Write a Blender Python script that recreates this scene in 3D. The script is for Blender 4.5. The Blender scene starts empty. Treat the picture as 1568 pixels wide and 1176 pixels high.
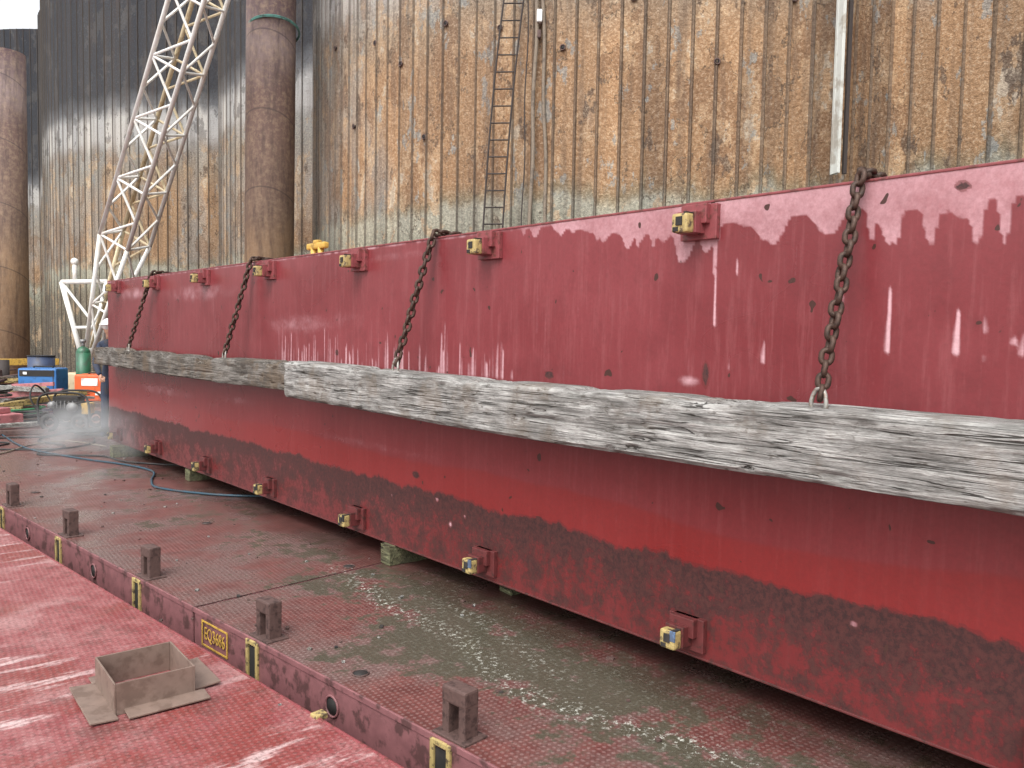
import bpy, bmesh, numpy as np, math, random
from mathutils import Vector, Matrix, Quaternion
random.seed(4); rng=np.random.RandomState(5)
scene=bpy.context.scene
R=math.radians
# ------------------------------------------------------------------ node helper
class M:
    def __init__(s,name,rough=.6,metal=0.0):
        s.m=bpy.data.materials.new(name); s.m.use_nodes=True
        s.t=s.m.node_tree; s.t.nodes.clear()
        s.o=s.t.nodes.new("ShaderNodeOutputMaterial"); s.b=s.t.nodes.new("ShaderNodeBsdfPrincipled")
        s.t.links.new(s.b.outputs[0],s.o.inputs[0]); s.set("Roughness",rough); s.set("Metallic",metal)
        s.tc=s.t.nodes.new("ShaderNodeTexCoord")
        s.P=s.tc.outputs["Object"]
    def inp(s,sock,v):
        if isinstance(v,bpy.types.NodeSocket): s.t.links.new(v,sock)
        else:
            if isinstance(v,(tuple,list)) and len(v)==3 and sock.type=='RGBA': v=(*v,1)
            sock.default_value=v
    def set(s,n,v): s.inp(s.b.inputs[n],v)
    def math(s,op,a,b=0.0,c=None,clamp=False):
        n=s.t.nodes.new("ShaderNodeMath"); n.operation=op; n.use_clamp=clamp
        s.inp(n.inputs[0],a); s.inp(n.inputs[1],b)
        if c is not None: s.inp(n.inputs[2],c)
        return n.outputs[0]
    def mul(s,a,b): return s.math('MULTIPLY',a,b)
    def mix(s,f,a,b,mode='MIX'):
        n=s.t.nodes.new("ShaderNodeMix"); n.data_type='RGBA'; n.blend_type=mode; n.clamp_factor=True
        s.inp(n.inputs[0],f); s.inp(n.inputs[6],a); s.inp(n.inputs[7],b); return n.outputs[2]
    def mapping(s,scale=(1,1,1),rot=(0,0,0),loc=(0,0,0),v=None):
        n=s.t.nodes.new("ShaderNodeMapping"); s.t.links.new(v or s.P,n.inputs[0])
        n.inputs["Scale"].default_value=scale; n.inputs["Rotation"].default_value=rot; n.inputs["Location"].default_value=loc
        return n.outputs[0]
    def noise(s,scale,detail=4,rough=.55,v=None,dist=0.0):
        n=s.t.nodes.new("ShaderNodeTexNoise"); s.t.links.new(v or s.P,n.inputs["Vector"])
        n.inputs["Scale"].default_value=scale; n.inputs["Detail"].default_value=min(detail,5); n.inputs["Roughness"].default_value=rough
        n.inputs["Distortion"].default_value=dist
        return n.outputs["Fac"]
    def step(s,x,a,b):
        n=s.t.nodes.new("ShaderNodeMapRange"); n.interpolation_type='SMOOTHSTEP'
        s.inp(n.inputs[0],x); n.inputs[1].default_value=a; n.inputs[2].default_value=b
        n.inputs[3].default_value=0; n.inputs[4].default_value=1; return n.outputs[0]
    def line(s,x,c,w):
        d=s.math('ABSOLUTE',s.math('SUBTRACT',x,c)); return s.math('SUBTRACT',1.0,s.step(d,w*.3,w))
    def lin(s,x,a,b,c,d):
        n=s.t.nodes.new("ShaderNodeMapRange"); s.inp(n.inputs[0],x)
        for i,k in enumerate((a,b,c,d)): n.inputs[i+1].default_value=k
        return n.outputs[0]
    def ramp(s,f,stops):
        n=s.t.nodes.new("ShaderNodeValToRGB"); s.inp(n.inputs[0],f); e=n.color_ramp.elements
        while len(e)<len(stops): e.new(.5)
        for i,(p,c) in enumerate(stops): e[i].position=p; e[i].color=(*c,1)
        return n.outputs[0]
    def sep(s,v=None):
        n=s.t.nodes.new("ShaderNodeSeparateXYZ"); s.t.links.new(v or s.P,n.inputs[0]); return n.outputs
    def attr(s,name):
        n=s.t.nodes.new("ShaderNodeAttribute"); n.attribute_name=name; return n
    def attrc(s,name):
        a=s.attr(name); n=s.t.nodes.new("ShaderNodeSeparateColor"); s.t.links.new(a.outputs["Color"],n.inputs[0]); return n.outputs
    def bump(s,h,strength=.5,dist=.01,prev=None):
        n=s.t.nodes.new("ShaderNodeBump"); s.inp(n.inputs["Height"],h); n.inputs["Strength"].default_value=strength; n.inputs["Distance"].default_value=dist
        if prev is not None: s.t.links.new(prev,n.inputs["Normal"])
        s.t.links.new(n.outputs[0],s.b.inputs["Normal"]); return n.outputs[0]

def simple(name,col,rough=.6,metal=0,var=.35,scale=20,dirt=(.05,.04,.035),damt=.5,dscale=6,bump=.3):
    m=M(name,rough,metal); n=m.noise(scale,3)
    c=m.mix(m.lin(n,.3,.7,0,var),col,tuple(x*.45 for x in col))
    d=m.step(m.noise(dscale,4,.65),.5,.62); c=m.mix(m.mul(d,damt),c,dirt)
    m.set("Base Color",c)
    if bump: m.bump(n,bump,.004)
    return m.m

# ------------------------------------------------------------------ materials
def mat_hull():
    m=M("weathered_red_hull_paint",.35)
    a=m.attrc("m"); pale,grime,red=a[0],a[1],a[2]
    n=m.noise(1.1,3,v=m.mapping((1,.6,1)))
    nf=m.noise(60,2,.7); ns=m.noise(3,4,.65,v=m.mapping((1,9,.8)))
    g1=m.noise(7,5,.74); g2=m.noise(34,4,.72)
    base=m.mix(m.step(n,.35,.7),(.155,.022,.026),(.205,.036,.042))
    base=m.mix(m.mul(m.step(ns,.46,.72),.40),base,(.27,.080,.085))
    base=m.mix(m.mul(m.step(g1,.48,.68),.28),base,(.11,.018,.021))
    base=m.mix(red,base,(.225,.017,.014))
    pe=m.math('ADD',pale,m.mul(m.math('SUBTRACT',g2,.5),.28))
    pf=m.step(pe,.12,.85)
    base=m.mix(pf,base,(.60,.36,.39))
    on=m.step(grime,.02,.12)
    gg=m.math('ADD',grime,m.mul(m.math('SUBTRACT',g1,.5),1.8))
    gg=m.math('ADD',gg,m.mul(m.math('SUBTRACT',g2,.5),1.3))
    gf=m.mul(m.step(gg,.16,.62),on)
    base=m.mix(m.mul(on,.6),base,(.120,.019,.019))
    base=m.mix(m.mul(gf,.90),base,m.mix(m.step(g2,.38,.62),(.016,.010,.010),(.062,.021,.018)))
    base=m.mix(m.step(m.noise(14,1,.5),.755,.77),base,(.05,.02,.015))
    base=m.mix(m.lin(nf,.35,.75,0,.25),base,(.09,.02,.02))
    m.set("Base Color",base)
    r=m.math('ADD',m.lin(n,.3,.7,.22,.36),m.mul(m.math('ADD',gf,m.mul(pf,.5)),.3))
    m.set("Roughness",r); m.set("Specular IOR Level",.45)
    b=m.bump(m.noise(.9,1),.35,.05); m.bump(nf,.2,.002,b)
    return m.m
def mat_deck(name,left):
    m=M(name,.4)
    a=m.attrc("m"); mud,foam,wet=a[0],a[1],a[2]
    v=m.mapping((1,1,1),(0,0,R(50))); x,y,z=m.sep(v)
    k=2*math.pi/.040
    tp=m.mul(m.math('SINE',m.mul(x,k)),m.math('SINE',m.mul(y,k)))
    tread=m.step(tp,.15,.6)
    n1=m.noise(1.3,5,.62); n2=m.noise(7,5,.70); n3=m.noise(45,2,.7)
    if left:
        base=m.mix(m.step(n2,.35,.65),(.21,.043,.045),(.29,.10,.10))
        base=m.mix(m.mul(m.step(n1,.46,.58),.7),base,(.20,.034,.026))
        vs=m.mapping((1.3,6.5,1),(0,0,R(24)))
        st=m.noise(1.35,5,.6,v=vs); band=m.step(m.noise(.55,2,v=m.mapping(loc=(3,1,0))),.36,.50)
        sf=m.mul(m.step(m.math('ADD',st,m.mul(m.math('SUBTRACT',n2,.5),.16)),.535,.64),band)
        base=m.mix(m.mul(sf,.72),base,(.60,.46,.45))  # pale streaks: sky sheen of puddles painted into the deck colour
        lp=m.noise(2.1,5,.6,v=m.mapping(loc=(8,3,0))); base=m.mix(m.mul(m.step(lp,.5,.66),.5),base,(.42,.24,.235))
        base=m.mix(m.mul(m.step(m.noise(3.3,5,.7,v=m.mapping(loc=(5,5,5))),.54,.66),.55),base,(.10,.04,.033))
    else:
        base=m.mix(m.step(n2,.35,.65),(.098,.031,.027),(.16,.056,.049))
        base=m.mix(m.mul(m.step(n1,.40,.60),.75),base,(.150,.112,.102))
    base=m.mix(m.mul(tread,.24 if left else .36),base,m.mix(.5,base,(.48,.36,.34)))
    base=m.mix(m.mul(m.step(n3,.45,.68),.5),base,(.065,.024,.020))
    mm=m.math('ADD',mud,m.mul(m.math('SUBTRACT',n2,.5),2.8))
    mm=m.math('ADD',mm,m.mul(m.math('SUBTRACT',n1,.5),2.4))
    mf=m.mul(m.step(mm,.44,.74),m.step(mud,.02,.15))
    base=m.mix(m.mul(mf,.88),base,m.mix(n3,(.040,.042,.028),(.075,.077,.052)))
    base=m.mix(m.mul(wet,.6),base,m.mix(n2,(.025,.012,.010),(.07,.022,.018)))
    fm=m.mul(foam,m.step(m.noise(30,5,.85),.54,.61))
    base=m.mix(m.mul(fm,.95),base,(.55,.56,.50))
    m.set("Base Color",base)
    r=m.lin(n1,.38,.62,.40,.18) if not left else m.lin(n1,.35,.65,.52,.32)
    m.set("Roughness",r)
    b=m.bump(tread,.5,.0025); m.bump(m.noise(6,2),.25,.012,b)
    return m.m
def mat_sheet():
    m=M("rusted_sheet_pile_steel",.9)
    x,y,z=m.sep(); rnd=m.attr("rnd").outputs["Fac"]; seam=m.attr("seam").outputs["Fac"]
    nV=m.noise(1.3,4,.65,v=m.mapping((1,1,.35)))
    zz=m.math('ADD',z,m.mul(m.math('SUBTRACT',nV,.5),1.1))
    zz=m.math('ADD',zz,m.mul(m.math('SUBTRACT',rnd,.5),.20))
    f=m.math('DIVIDE',zz,18.0)
    st=[(0,(.08,.07,.055)),(2.8,(.17,.15,.11)),(3.4,(.25,.25,.195)),(3.95,(.34,.335,.27)),(4.12,(.22,.175,.11)),(4.4,(.32,.19,.10)),(6.6,(.36,.22,.120)),(7.6,(.29,.225,.16)),(8.3,(.34,.32,.29)),(8.7,(.50,.48,.45)),(9.5,(.48,.47,.45)),(9.9,(.16,.165,.17)),(10.5,(.045,.05,.058)),(17,(.030,.037,.048))]
    c=m.ramp(f,[(p/18,k) for p,k in st])
    low=m.math('SUBTRACT',1.0,m.step(z,8.0,8.9)); mid=m.mul(low,m.step(z,3.9,4.3))
    gy=m.math('ADD',m.noise(.5,4,.6,v=m.mapping((1,1,.35),loc=(5,2,1))),m.lin(y,8,19,-.10,.13))
    c=m.mix(m.mul(m.mul(m.step(gy,.5,.64),mid),.62),c,(.27,.275,.26))
    b1=m.noise(1.1,5,.60,v=m.mapping((1,1,.55),loc=(1,7,3)))
    c=m.mix(m.mul(m.mul(m.step(b1,.53,.55),mid),.55),c,(.19,.105,.058))
    c=m.mix(m.mul(m.mul(m.line(b1,.53,.007),low),.7),c,(.055,.04,.03))
    b2=m.noise(1.7,5,.68,v=m.mapping((1,1,.6),loc=(9,1,2)))
    c=m.mix(m.mul(m.step(b2,.555,.585),.6),c,m.mix(low,(.09,.09,.09),(.47,.32,.19)))
    c=m.mix(m.mul(m.mul(m.step(b2,.63,.65),low),.5),c,(.50,.47,.39))
    b3=m.noise(2.4,5,.7,v=m.mapping((1,1,.5),loc=(2,3,8)))
    c=m.mix(m.mul(m.mul(m.step(b3,.595,.625),mid),.65),c,(.27,.30,.295))
    dk=m.mul(m.math('SUBTRACT',1.0,m.step(b3,.36,.39)),low); c=m.mix(m.mul(dk,.78),c,(.095,.065,.048))
    sp=m.noise(20,4,.8); c=m.mix(m.lin(sp,.44,.72,0,.55),c,(.08,.05,.035))
    c=m.mix(m.lin(sp,.50,.28,0,.55),c,m.mix(low,(.12,.12,.13),(.56,.47,.35)))
    vs=m.noise(5,3,.6,v=m.mapping((1,1,.05))); c=m.mix(m.lin(vs,.5,.72,0,.55),c,(.08,.06,.05))
    c=m.mix(1.0,c,m.mix(rnd,(.78,.79,.82),(1.14,1.10,1.06)),'MULTIPLY')
    c=m.mix(m.mul(seam,.62),c,(.085,.07,.058))
    m.set("Base Color",c); m.set("Specular IOR Level",.25); m.bump(m.noise(11,3,.8),.8,.04)
    return m.m
def mat_wood(name,c0,c1,c2,brown=.2):
    m=M(name,.9)
    g=m.noise(3,5,.75,v=m.mapping((13,.7,13)),dist=.3)
    gf=m.noise(12,4,.8,v=m.mapping((9,.55,9),loc=(3,1,5)))
    p=m.noise(2.3,5,.68,v=m.mapping((2,.9,2),loc=(2,2,2)))
    c=m.mix(m.lin(p,.36,.62,0,1),c1,c0)
    c=m.mix(m.mul(m.lin(m.noise(3,5,.7,v=m.mapping((2.6,1,2.6),loc=(6,2,9))),.44,.60,0,1),.8),c,c2)
    c=m.mix(m.lin(g,.34,.56,.75,0),c,tuple(k*.25 for k in c1))
    c=m.mix(m.lin(gf,.40,.62,0,.55),c,tuple(k*.35 for k in c1))
    w=m.noise(1.3,4,.55,v=m.mapping((11,.25,11),loc=(7,1,3)))
    crk=m.math('MAXIMUM',m.line(w,.47,.011),m.line(w,.58,.008)); crk=m.mul(crk,m.step(p,.40,.54))
    c=m.mix(m.mul(crk,.9),c,(.02,.016,.013))
    pit=m.step(m.noise(26,3,.75,v=m.mapping((1,.4,1))),.58,.70); c=m.mix(m.mul(pit,.65),c,(.06,.05,.04))
    c=m.mix(m.mul(m.step(m.noise(2.6,5,.7,v=m.mapping(loc=(1,9,4))),.50,.64),brown),c,(.15,.11,.075))
    m.set("Base Color",c); m.set("Specular IOR Level",.2)
    m.bump(m.math('SUBTRACT',m.math('SUBTRACT',g,m.mul(gf,.5)),m.mul(crk,.8)),1.0,.014); return m.m
def mat_pipe():
    m=M("rusted_steel_pipe",.8); x,y,z=m.sep()
    ang=m.math('ADD',z,m.mul(m.math('ADD',x,y),.35))
    n=m.noise(1.2,4,.65); f=m.math('DIVIDE',m.math('ADD',z,m.mul(n,1.5)),14.0)
    c=m.ramp(f,[(0,(.20,.13,.08)),(.28,(.30,.19,.11)),(.36,(.17,.11,.08)),(.55,(.13,.078,.065)),(.62,(.22,.16,.15)),(.70,(.09,.05,.052)),(1,(.06,.04,.05))])
    c=m.mix(m.lin(m.noise(9,4,.75),.45,.75,0,.6),c,(.36,.26,.17))
    c=m.mix(m.lin(m.noise(7,4,.75,v=m.mapping((1,1,.15),loc=(3,3,3))),.45,.75,0,.75),c,(.045,.028,.028))
    sea=m.math('LESS_THAN',m.math('FRACT',m.math('DIVIDE',ang,1.7)),.02); c=m.mix(m.mul(sea,.5),c,(.04,.03,.03))
    m.set("Base Color",c); m.bump(m.noise(20,3,.7),.5,.02); return m.m
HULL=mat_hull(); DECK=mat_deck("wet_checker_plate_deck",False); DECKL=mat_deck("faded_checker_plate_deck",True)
SHEET=mat_sheet(); PIPE=mat_pipe()
WOOD1=mat_wood("weathered_timber_pale",(.40,.395,.375),(.20,.19,.175),(.56,.555,.53),.40)
WOOD2=mat_wood("weathered_timber_dark",(.19,.17,.145),(.095,.082,.07),(.30,.285,.26),.6)
BLOCKM=mat_wood("block_timber",(.19,.18,.10),(.10,.095,.06),(.26,.27,.15))
CHAIN=simple("rusted_chain_steel",(.080,.045,.032),.6,.4,.6,40,(.02,.015,.012),.6,30)
GALV=simple("galvanised_steel",(.36,.35,.32),.5,.5,.4,30,(.15,.07,.03),.6,30)
PAD=simple("faded_red_bracket_paint",(.24,.055,.06),.5,0,.4,30,(.08,.03,.02),.7,25)
PADD=simple("grimy_red_bracket_paint",(.13,.028,.028),.5,0,.5,30,(.035,.018,.015),.7,22)
YEL=simple("chipped_yellow_paint",(.46,.35,.14),.6,0,.45,40,(.06,.04,.03),.9,26)
YEL2=simple("yellow_paint",(.58,.36,.07),.5,0,.2,20,(.12,.06,.03),.5,14)
BLUEP=simple("blue_paint_spot",(.12,.19,.32),.6)
DARK=simple("dark_steel",(.02,.018,.017),.8,bump=0)
LUG=simple("rust_brown_lug_steel",(.12,.072,.063),.65,.2,.5,40,(.035,.02,.018),.7,28)
SIDE=simple("faded_gunwale_paint",(.24,.10,.105),.55,0,.5,14,(.065,.032,.03),.8,9)
BOXM=simple("primer_brown_steel",(.22,.155,.125),.6,.1,.35,18,(.09,.055,.04),.5,8)
WHITE=simple("white_boom_paint",(.80,.80,.77),.5,0,.1,8,(.42,.27,.10),.2,3)
YW=simple("weathered_cream_boom_paint",(.62,.52,.34),.55,0,.3,8,(.30,.18,.07),.5,4)
POST=simple("pale_grey_post_paint",(.60,.62,.58),.6,0,.2,5,(.22,.16,.10),.5,3)
ROPE=simple("dirty_rope",(.26,.21,.16),.9,0,.6,60)
ROPEG=simple("green_rope",(.12,.30,.26),.8)
LADM=simple("dark_rusty_ladder_steel_post_shadow",(.045,.035,.032),.8)
BLUE=simple("blue_machine_paint",(.035,.16,.42),.4,0,.2,10,(.03,.04,.06),.4,8)
ORANGE=simple("orange_machine_paint",(.70,.12,.03),.45,0,.2,10,(.2,.05,.03),.4,8)
GREENC=simple("green_cylinder_paint",(.03,.13,.07),.4,0,.2,10)
RUB=simple("black_rubber",(.02,.02,.02),.7,bump=0)
GREY=simple("grey_cast_metal",(.25,.25,.25),.5,.3)
WHITEP=simple("white_plastic",(.78,.78,.76),.4,0,.1,bump=0)
HOSEB=simple("blue_hose_rubber",(.02,.06,.09),.5,bump=0); HOSEK=simple("black_hose_rubber",(.015,.015,.016),.5,bump=0); HOSEG=simple("green_hose_rubber",(.03,.20,.08),.5,bump=0)
PINK=simple("faded_pink_steel",(.45,.17,.18),.6)
DRUM=simple("dark_blue_drum_paint",(.04,.06,.12),.5)
CLOTH=simple("navy_work_clothes",(.03,.04,.07),.9); SKIN=simple("skin",(.45,.25,.17),.6,0,.1,10,(.4,.2,.14),.1,bump=0)

# ------------------------------------------------------------------ mesh builder
class B:
    def __init__(s): s.v=[]; s.f=[]; s.mi=[]; s.mats=[]; s.sm=[]
    def midx(s,m):
        if m not in s.mats: s.mats.append(m)
        return s.mats.index(m)
    def addbm(s,bm,mat,smooth=False):
        o=len(s.v); bm.verts.index_update()
        s.v+= [tuple(v.co) for v in bm.verts]; k=s.midx(mat)
        for f in bm.faces: s.f.append([o+v.index for v in f.verts]); s.mi.append(k); s.sm.append(smooth)
        bm.free()
    def box(s,c,size,mat,rz=0,bev=.004,mtx=None):
        bm=bmesh.new(); bmesh.ops.create_cube(bm,size=1)
        bmesh.ops.scale(bm,vec=size,verts=bm.verts)
        if bev>0: bmesh.ops.bevel(bm,geom=list(bm.edges),offset=min(bev,min(size)*.3),segments=2,affect='EDGES',profile=.6)
        mt=Matrix.Translation(c)@(mtx if mtx is not None else Matrix.Rotation(rz,4,'Z'))
        bm.transform(mt); s.addbm(bm,mat)
    def beam(s,p0,p1,w,h,mat,bev=.003):
        p0=Vector(p0);p1=Vector(p1);d=p1-p0
        s.box((p0+p1)/2,(w,h,d.length),mat,bev=bev,mtx=d.to_track_quat('Z','Y').to_matrix().to_4x4())
    def cyl(s,p0,p1,r,mat,seg=16,r2=None,caps=True):
        p0=Vector(p0);p1=Vector(p1);d=p1-p0; bm=bmesh.new()
        bmesh.ops.create_cone(bm,cap_ends=caps,segments=seg,radius1=r,radius2=r if r2 is None else r2,depth=d.length)
        bm.transform(Matrix.Translation((p0+p1)/2)@d.to_track_quat('Z','Y').to_matrix().to_4x4()); s.addbm(bm,mat,seg>8)
    def sphere(s,c,r,mat,sc=(1,1,1),seg=16):
        bm=bmesh.new(); bmesh.ops.create_uvsphere(bm,u_segments=seg,v_segments=seg//2+2,radius=r)
        bmesh.ops.scale(bm,vec=sc,verts=bm.verts); bm.transform(Matrix.Translation(c)); s.addbm(bm,mat,True)
    def tube(s,pts,r,mat,closed=False,seg=8):
        pts=[Vector(p) for p in pts]; n=len(pts); o=len(s.v); k=s.midx(mat)
        up=Vector((0,0,1)); prev=None
        for i,p in enumerate(pts):
            a=pts[(i-1)%n] if (closed or i>0) else p; b=pts[(i+1)%n] if (closed or i<n-1) else p
            t=(b-a).normalized()
            if prev is None:
                q=t.cross(up); 
                if q.length<.1: q=t.cross(Vector((1,0,0)))
                prev=q.normalized()
            q=(prev-t*prev.dot(t)).normalized(); prev=q; w=t.cross(q)
            rr=r[i] if isinstance(r,(list,tuple)) else r
            for j in range(seg):
                an=2*math.pi*j/seg; s.v.append(tuple(p+(q*math.cos(an)+w*math.sin(an))*rr))
        m=n if closed else n-1
        for i in range(m):
            for j in range(seg):
                a=o+i*seg+j; b=o+i*seg+(j+1)%seg; c=o+((i+1)%n)*seg+(j+1)%seg; d=o+((i+1)%n)*seg+j
                s.f.append([a,b,c,d]); s.mi.append(k); s.sm.append(True)
    def done(s,name,parent=None,loc=None):
        me=bpy.data.meshes.new(name); me.from_pydata(s.v,[],s.f)
        for m in s.mats: me.materials.append(m)
        me.polygons.foreach_set("material_index",s.mi); me.polygons.foreach_set("use_smooth",s.sm); me.update()
        bm=bmesh.new(); bm.from_mesh(me); bmesh.ops.recalc_face_normals(bm,faces=bm.faces); bm.to_mesh(me); bm.free()
        ob=bpy.data.objects.new(name,me); scene.collection.objects.link(ob)
        if parent: ob.parent=parent
        return ob
def empty(name):
    e=bpy.data.objects.new(name,None); scene.collection.objects.link(e); return e
def spline(pts,n=12):
    pts=[Vector(p) for p in pts]; out=[]; P=[pts[0]*2-pts[1]]+pts+[pts[-1]*2-pts[-2]]
    for i in range(1,len(P)-2):
        for j in range(n):
            t=j/n; a,b,c,d=P[i-1],P[i],P[i+1],P[i+2]
            out.append(.5*((2*b)+(c-a)*t+(2*a-5*b+4*c-d)*t*t+(3*b-3*c+d-a)*t**3))
    out.append(pts[-1]); return out
def vnoise(x,y,seed=0):
    xi=np.floor(x).astype(int); yi=np.floor(y).astype(int); fx=x-xi; fy=y-yi
    fx=fx*fx*(3-2*fx); fy=fy*fy*(3-2*fy)
    def h(a,b):
        n=(a*374761393+b*668265263+seed*1442695041)&0x7fffffff; n=((n^(n>>13))*1274126177)&0x7fffffff
        return ((n^(n>>16))&0xffff)/65535.
    return (h(xi,yi)*(1-fx)+h(xi+1,yi)*fx)*(1-fy)+(h(xi,yi+1)*(1-fx)+h(xi+1,yi+1)*fx)*fy
def fbm(x,y,seed=0,o=4):
    s=0;a=.5;t=0
    for i in range(o): s=s+a*vnoise(x*2**i,y*2**i,seed+i*7); t+=a; a*=.55
    return s/t
def sst(x,a,b):
    t=np.clip((x-a)/(b-a),0,1); return t*t*(3-2*t)
def setattr_m(me,cols):
    at=me.color_attributes.new("m",'FLOAT_COLOR','POINT'); at.data.foreach_set("color",cols.astype(np.float32).ravel())

# ------------------------------------------------------------------ red barge section standing on the deck
FX=3.175; ZB=.152; ZT=2.286; YE=11.95; Y0=-3.0
barge=empty("red_steel_barge_section")
ys=np.arange(-1.0,YE+.001,.0125); zs=np.linspace(ZB,ZT,172)
Yg,Zg=np.meshgrid(ys,zs,indexing='ij')
pale=np.zeros_like(Yg)
base=2.175-.03*sst(Yg,1.6,2.4)*(1-sst(Yg,2.5,2.9))+.14*sst(Yg,2.65,3.6)-.03*(1-sst(Yg,.8,1.4))
teeth=np.zeros_like(Yg)
wig=.010*(fbm(Zg*7,Yg*2,77)-.5)
for i in range(44):
    c=rng.uniform(-1,3.6); w=rng.uniform(.016,.055); l=rng.uniform(.02,.12)*(1.35 if c<1.6 else .8)
    teeth=np.maximum(teeth,l*np.exp(-np.abs((Yg+wig*2-c)/w)**2.4))
for c,w,l in [(2.40,.06,.13),(2.22,.016,.2),(1.40,.026,.15),(1.27,.03,.17),(1.49,.022,.13),(1.12,.026,.16),(1.95,.06,.07),(1.66,.05,.09)]:
    teeth=np.maximum(teeth,l*np.exp(-np.abs((Yg+wig*2-c)/w)**3))
bnd=base-teeth+.07*(fbm(Yg*7,Zg*6,3)-.5)
pale=np.maximum(pale,sst(Zg-bnd,-.003,.008)*(.34+.36*fbm(Yg*4,Zg*6,11))*(1-sst(Yg,3.3,4.3)))
runs=[(2.21,1.72,2.0,.010,.8),(2.10,1.95,2.03,.008,.7),(1.955,1.56,1.68,.010,1),(1.415,1.62,1.88,.012,1),(1.165,1.62,1.79,.015,1),(1.07,1.70,1.78,.009,.8),(.98,1.66,1.70,.012,.8),(1.07,1.6,1.64,.01,.5),(.955,1.62,1.72,.01,.8),(2.13,1.52,1.62,.008,.6),(1.60,1.80,1.86,.008,.4)]
for i in range(115):
    c=rng.uniform(3.6,6.85); z1=1.42+rng.uniform(.03,.34)*(.5+.5*math.sin(c*4)**2); runs.append((c,1.40,z1,rng.uniform(.006,.018),rng.uniform(.25,.75)))
for i in range(80):
    c=rng.uniform(.6,11.8); z1=rng.uniform(1.5,2.2); runs.append((c,z1-rng.uniform(.1,.5),z1,rng.uniform(.006,.03),rng.uniform(.08,.25)))
for i in range(30):
    c=rng.uniform(.9,8); z1=rng.uniform(.85,1.12); runs.append((c,z1-rng.uniform(.1,.3),z1,rng.uniform(.006,.03),rng.uniform(.08,.2)))
for (c,z0,z1,w,s_) in runs:
    i0=np.searchsorted(ys,c-.06); i1=np.searchsorted(ys,c+.06)
    Y=Yg[i0:i1];Z=Zg[i0:i1]; t=np.clip((Z-z0)/(z1-z0),0,1); ww=w*(1.0-.6*t)
    k=s_*np.clip(1.3-np.abs(Y-c)/ww,0,1)*sst(Z,z0-.02,z0+.01)*(1-sst(Z,z1-.03,z1+.01))
    pale[i0:i1]=np.maximum(pale[i0:i1],k)
for (c,z,ry,rz,s_) in [(2.35,1.46,.07,.03,.6),(8.6,2.05,1.2,.12,.34),(10.8,2.1,1.0,.1,.4),(6.4,1.72,.9,.12,.3),(9.8,.95,1.5,.08,.3),(5.2,.83,1.3,.05,.22),(5.6,1.75,.5,.12,.2),(7.6,.98,.6,.08,.25),(5.0,2.2,1.0,.05,.22),(4.0,1.9,.3,.1,.12)]:
    d=((Yg-c)/ry)**2+((Zg-z)/rz)**2; pale=np.maximum(pale,s_*np.exp(-d*1.2)*(.4+1.2*fbm(Yg*9,Zg*14,5)))
e=sst(Zg,2.262,2.28)*fbm(Yg*18,Zg*0+3,8); pale=np.maximum(pale,e*.9)
gl=.605+.08*(fbm(Yg*4,Zg*2,21)-.5)+.05*(fbm(Yg*26,Zg*8,22)-.5)
grime=sst(gl-Zg,-.004,.035)*(.27+.68*np.exp(-np.clip(gl-Zg,0,1)/.20)*(.65+.7*fbm(Yg*1.6,Zg*4,23)))
for (c,z,ry,rz) in [(4.2,.42,.018,.02),(4.35,.56,.02,.012),(4.05,.50,.012,.012),(1.50,.52,.02,.01),(4.9,.5,.01,.012)]:
    q=np.exp(-(((Yg-c)/ry)**2+((Zg-z)/rz)**2)**2); grime=grime*(1-q); pale=np.maximum(pale,q)
for (c,z,ry,rz) in [(2.25,1.49,.015,.05),(1.17,2.225,.022,.012),(4.6,.69,.035,.02),(3.3,1.44,.03,.014),(5.7,1.5,.02,.02)]:
    q=np.exp(-(((Yg-c)/ry)**2+((Zg-z)/rz)**2)**2); grime=np.maximum(grime,q*1.3)
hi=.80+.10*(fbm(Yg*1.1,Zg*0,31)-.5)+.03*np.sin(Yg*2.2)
red=(1-sst(Zg,hi-.012,hi+.03))*(.68-.2*sst(Yg,5,9)); red=np.maximum(red,.28*(1-sst(Zg,.95,1.2)))  # saturated wet red below the timber, with glossy reflection edge painted in
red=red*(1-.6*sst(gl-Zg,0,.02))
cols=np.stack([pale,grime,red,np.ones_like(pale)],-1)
ny,nz=len(ys),len(zs)
dent=.006*(fbm(Yg*1.3,Zg*1.5,40)-.5)
V=np.stack([FX+dent,Yg,Zg],-1).reshape(-1,3)
idx=np.arange(ny*nz).reshape(ny,nz)
F=np.stack([idx[:-1,:-1],idx[:-1,1:],idx[1:,1:],idx[1:,:-1]],-1).reshape(-1,4)
me=bpy.data.meshes.new("hull_side_plating"); me.from_pydata(V.tolist(),[],F.tolist()); me.materials.append(HULL)
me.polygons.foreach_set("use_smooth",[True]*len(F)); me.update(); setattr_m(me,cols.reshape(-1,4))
ob=bpy.data.objects.new("hull_side_plating",me); scene.collection.objects.link(ob); ob.parent=barge
b=B(); b.box((FX+.012+1.52,(Y0+YE)/2-.003,(ZB+ZT)/2),(3.04,YE-Y0-.006,ZT-ZB-.006),HULL,bev=.01)
b.done("hull_box",barge)
b=B()
b.box((FX+.01,(Y0+YE)/2,ZT+.004),(.028,YE-Y0,.012),PAD,bev=.004)
b.box((FX+.01,(Y0+YE)/2,ZB-.004),(.028,YE-Y0,.012),PADD,bev=.004)
b.done("hull_edge_flanges",barge)
b=B()
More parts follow.
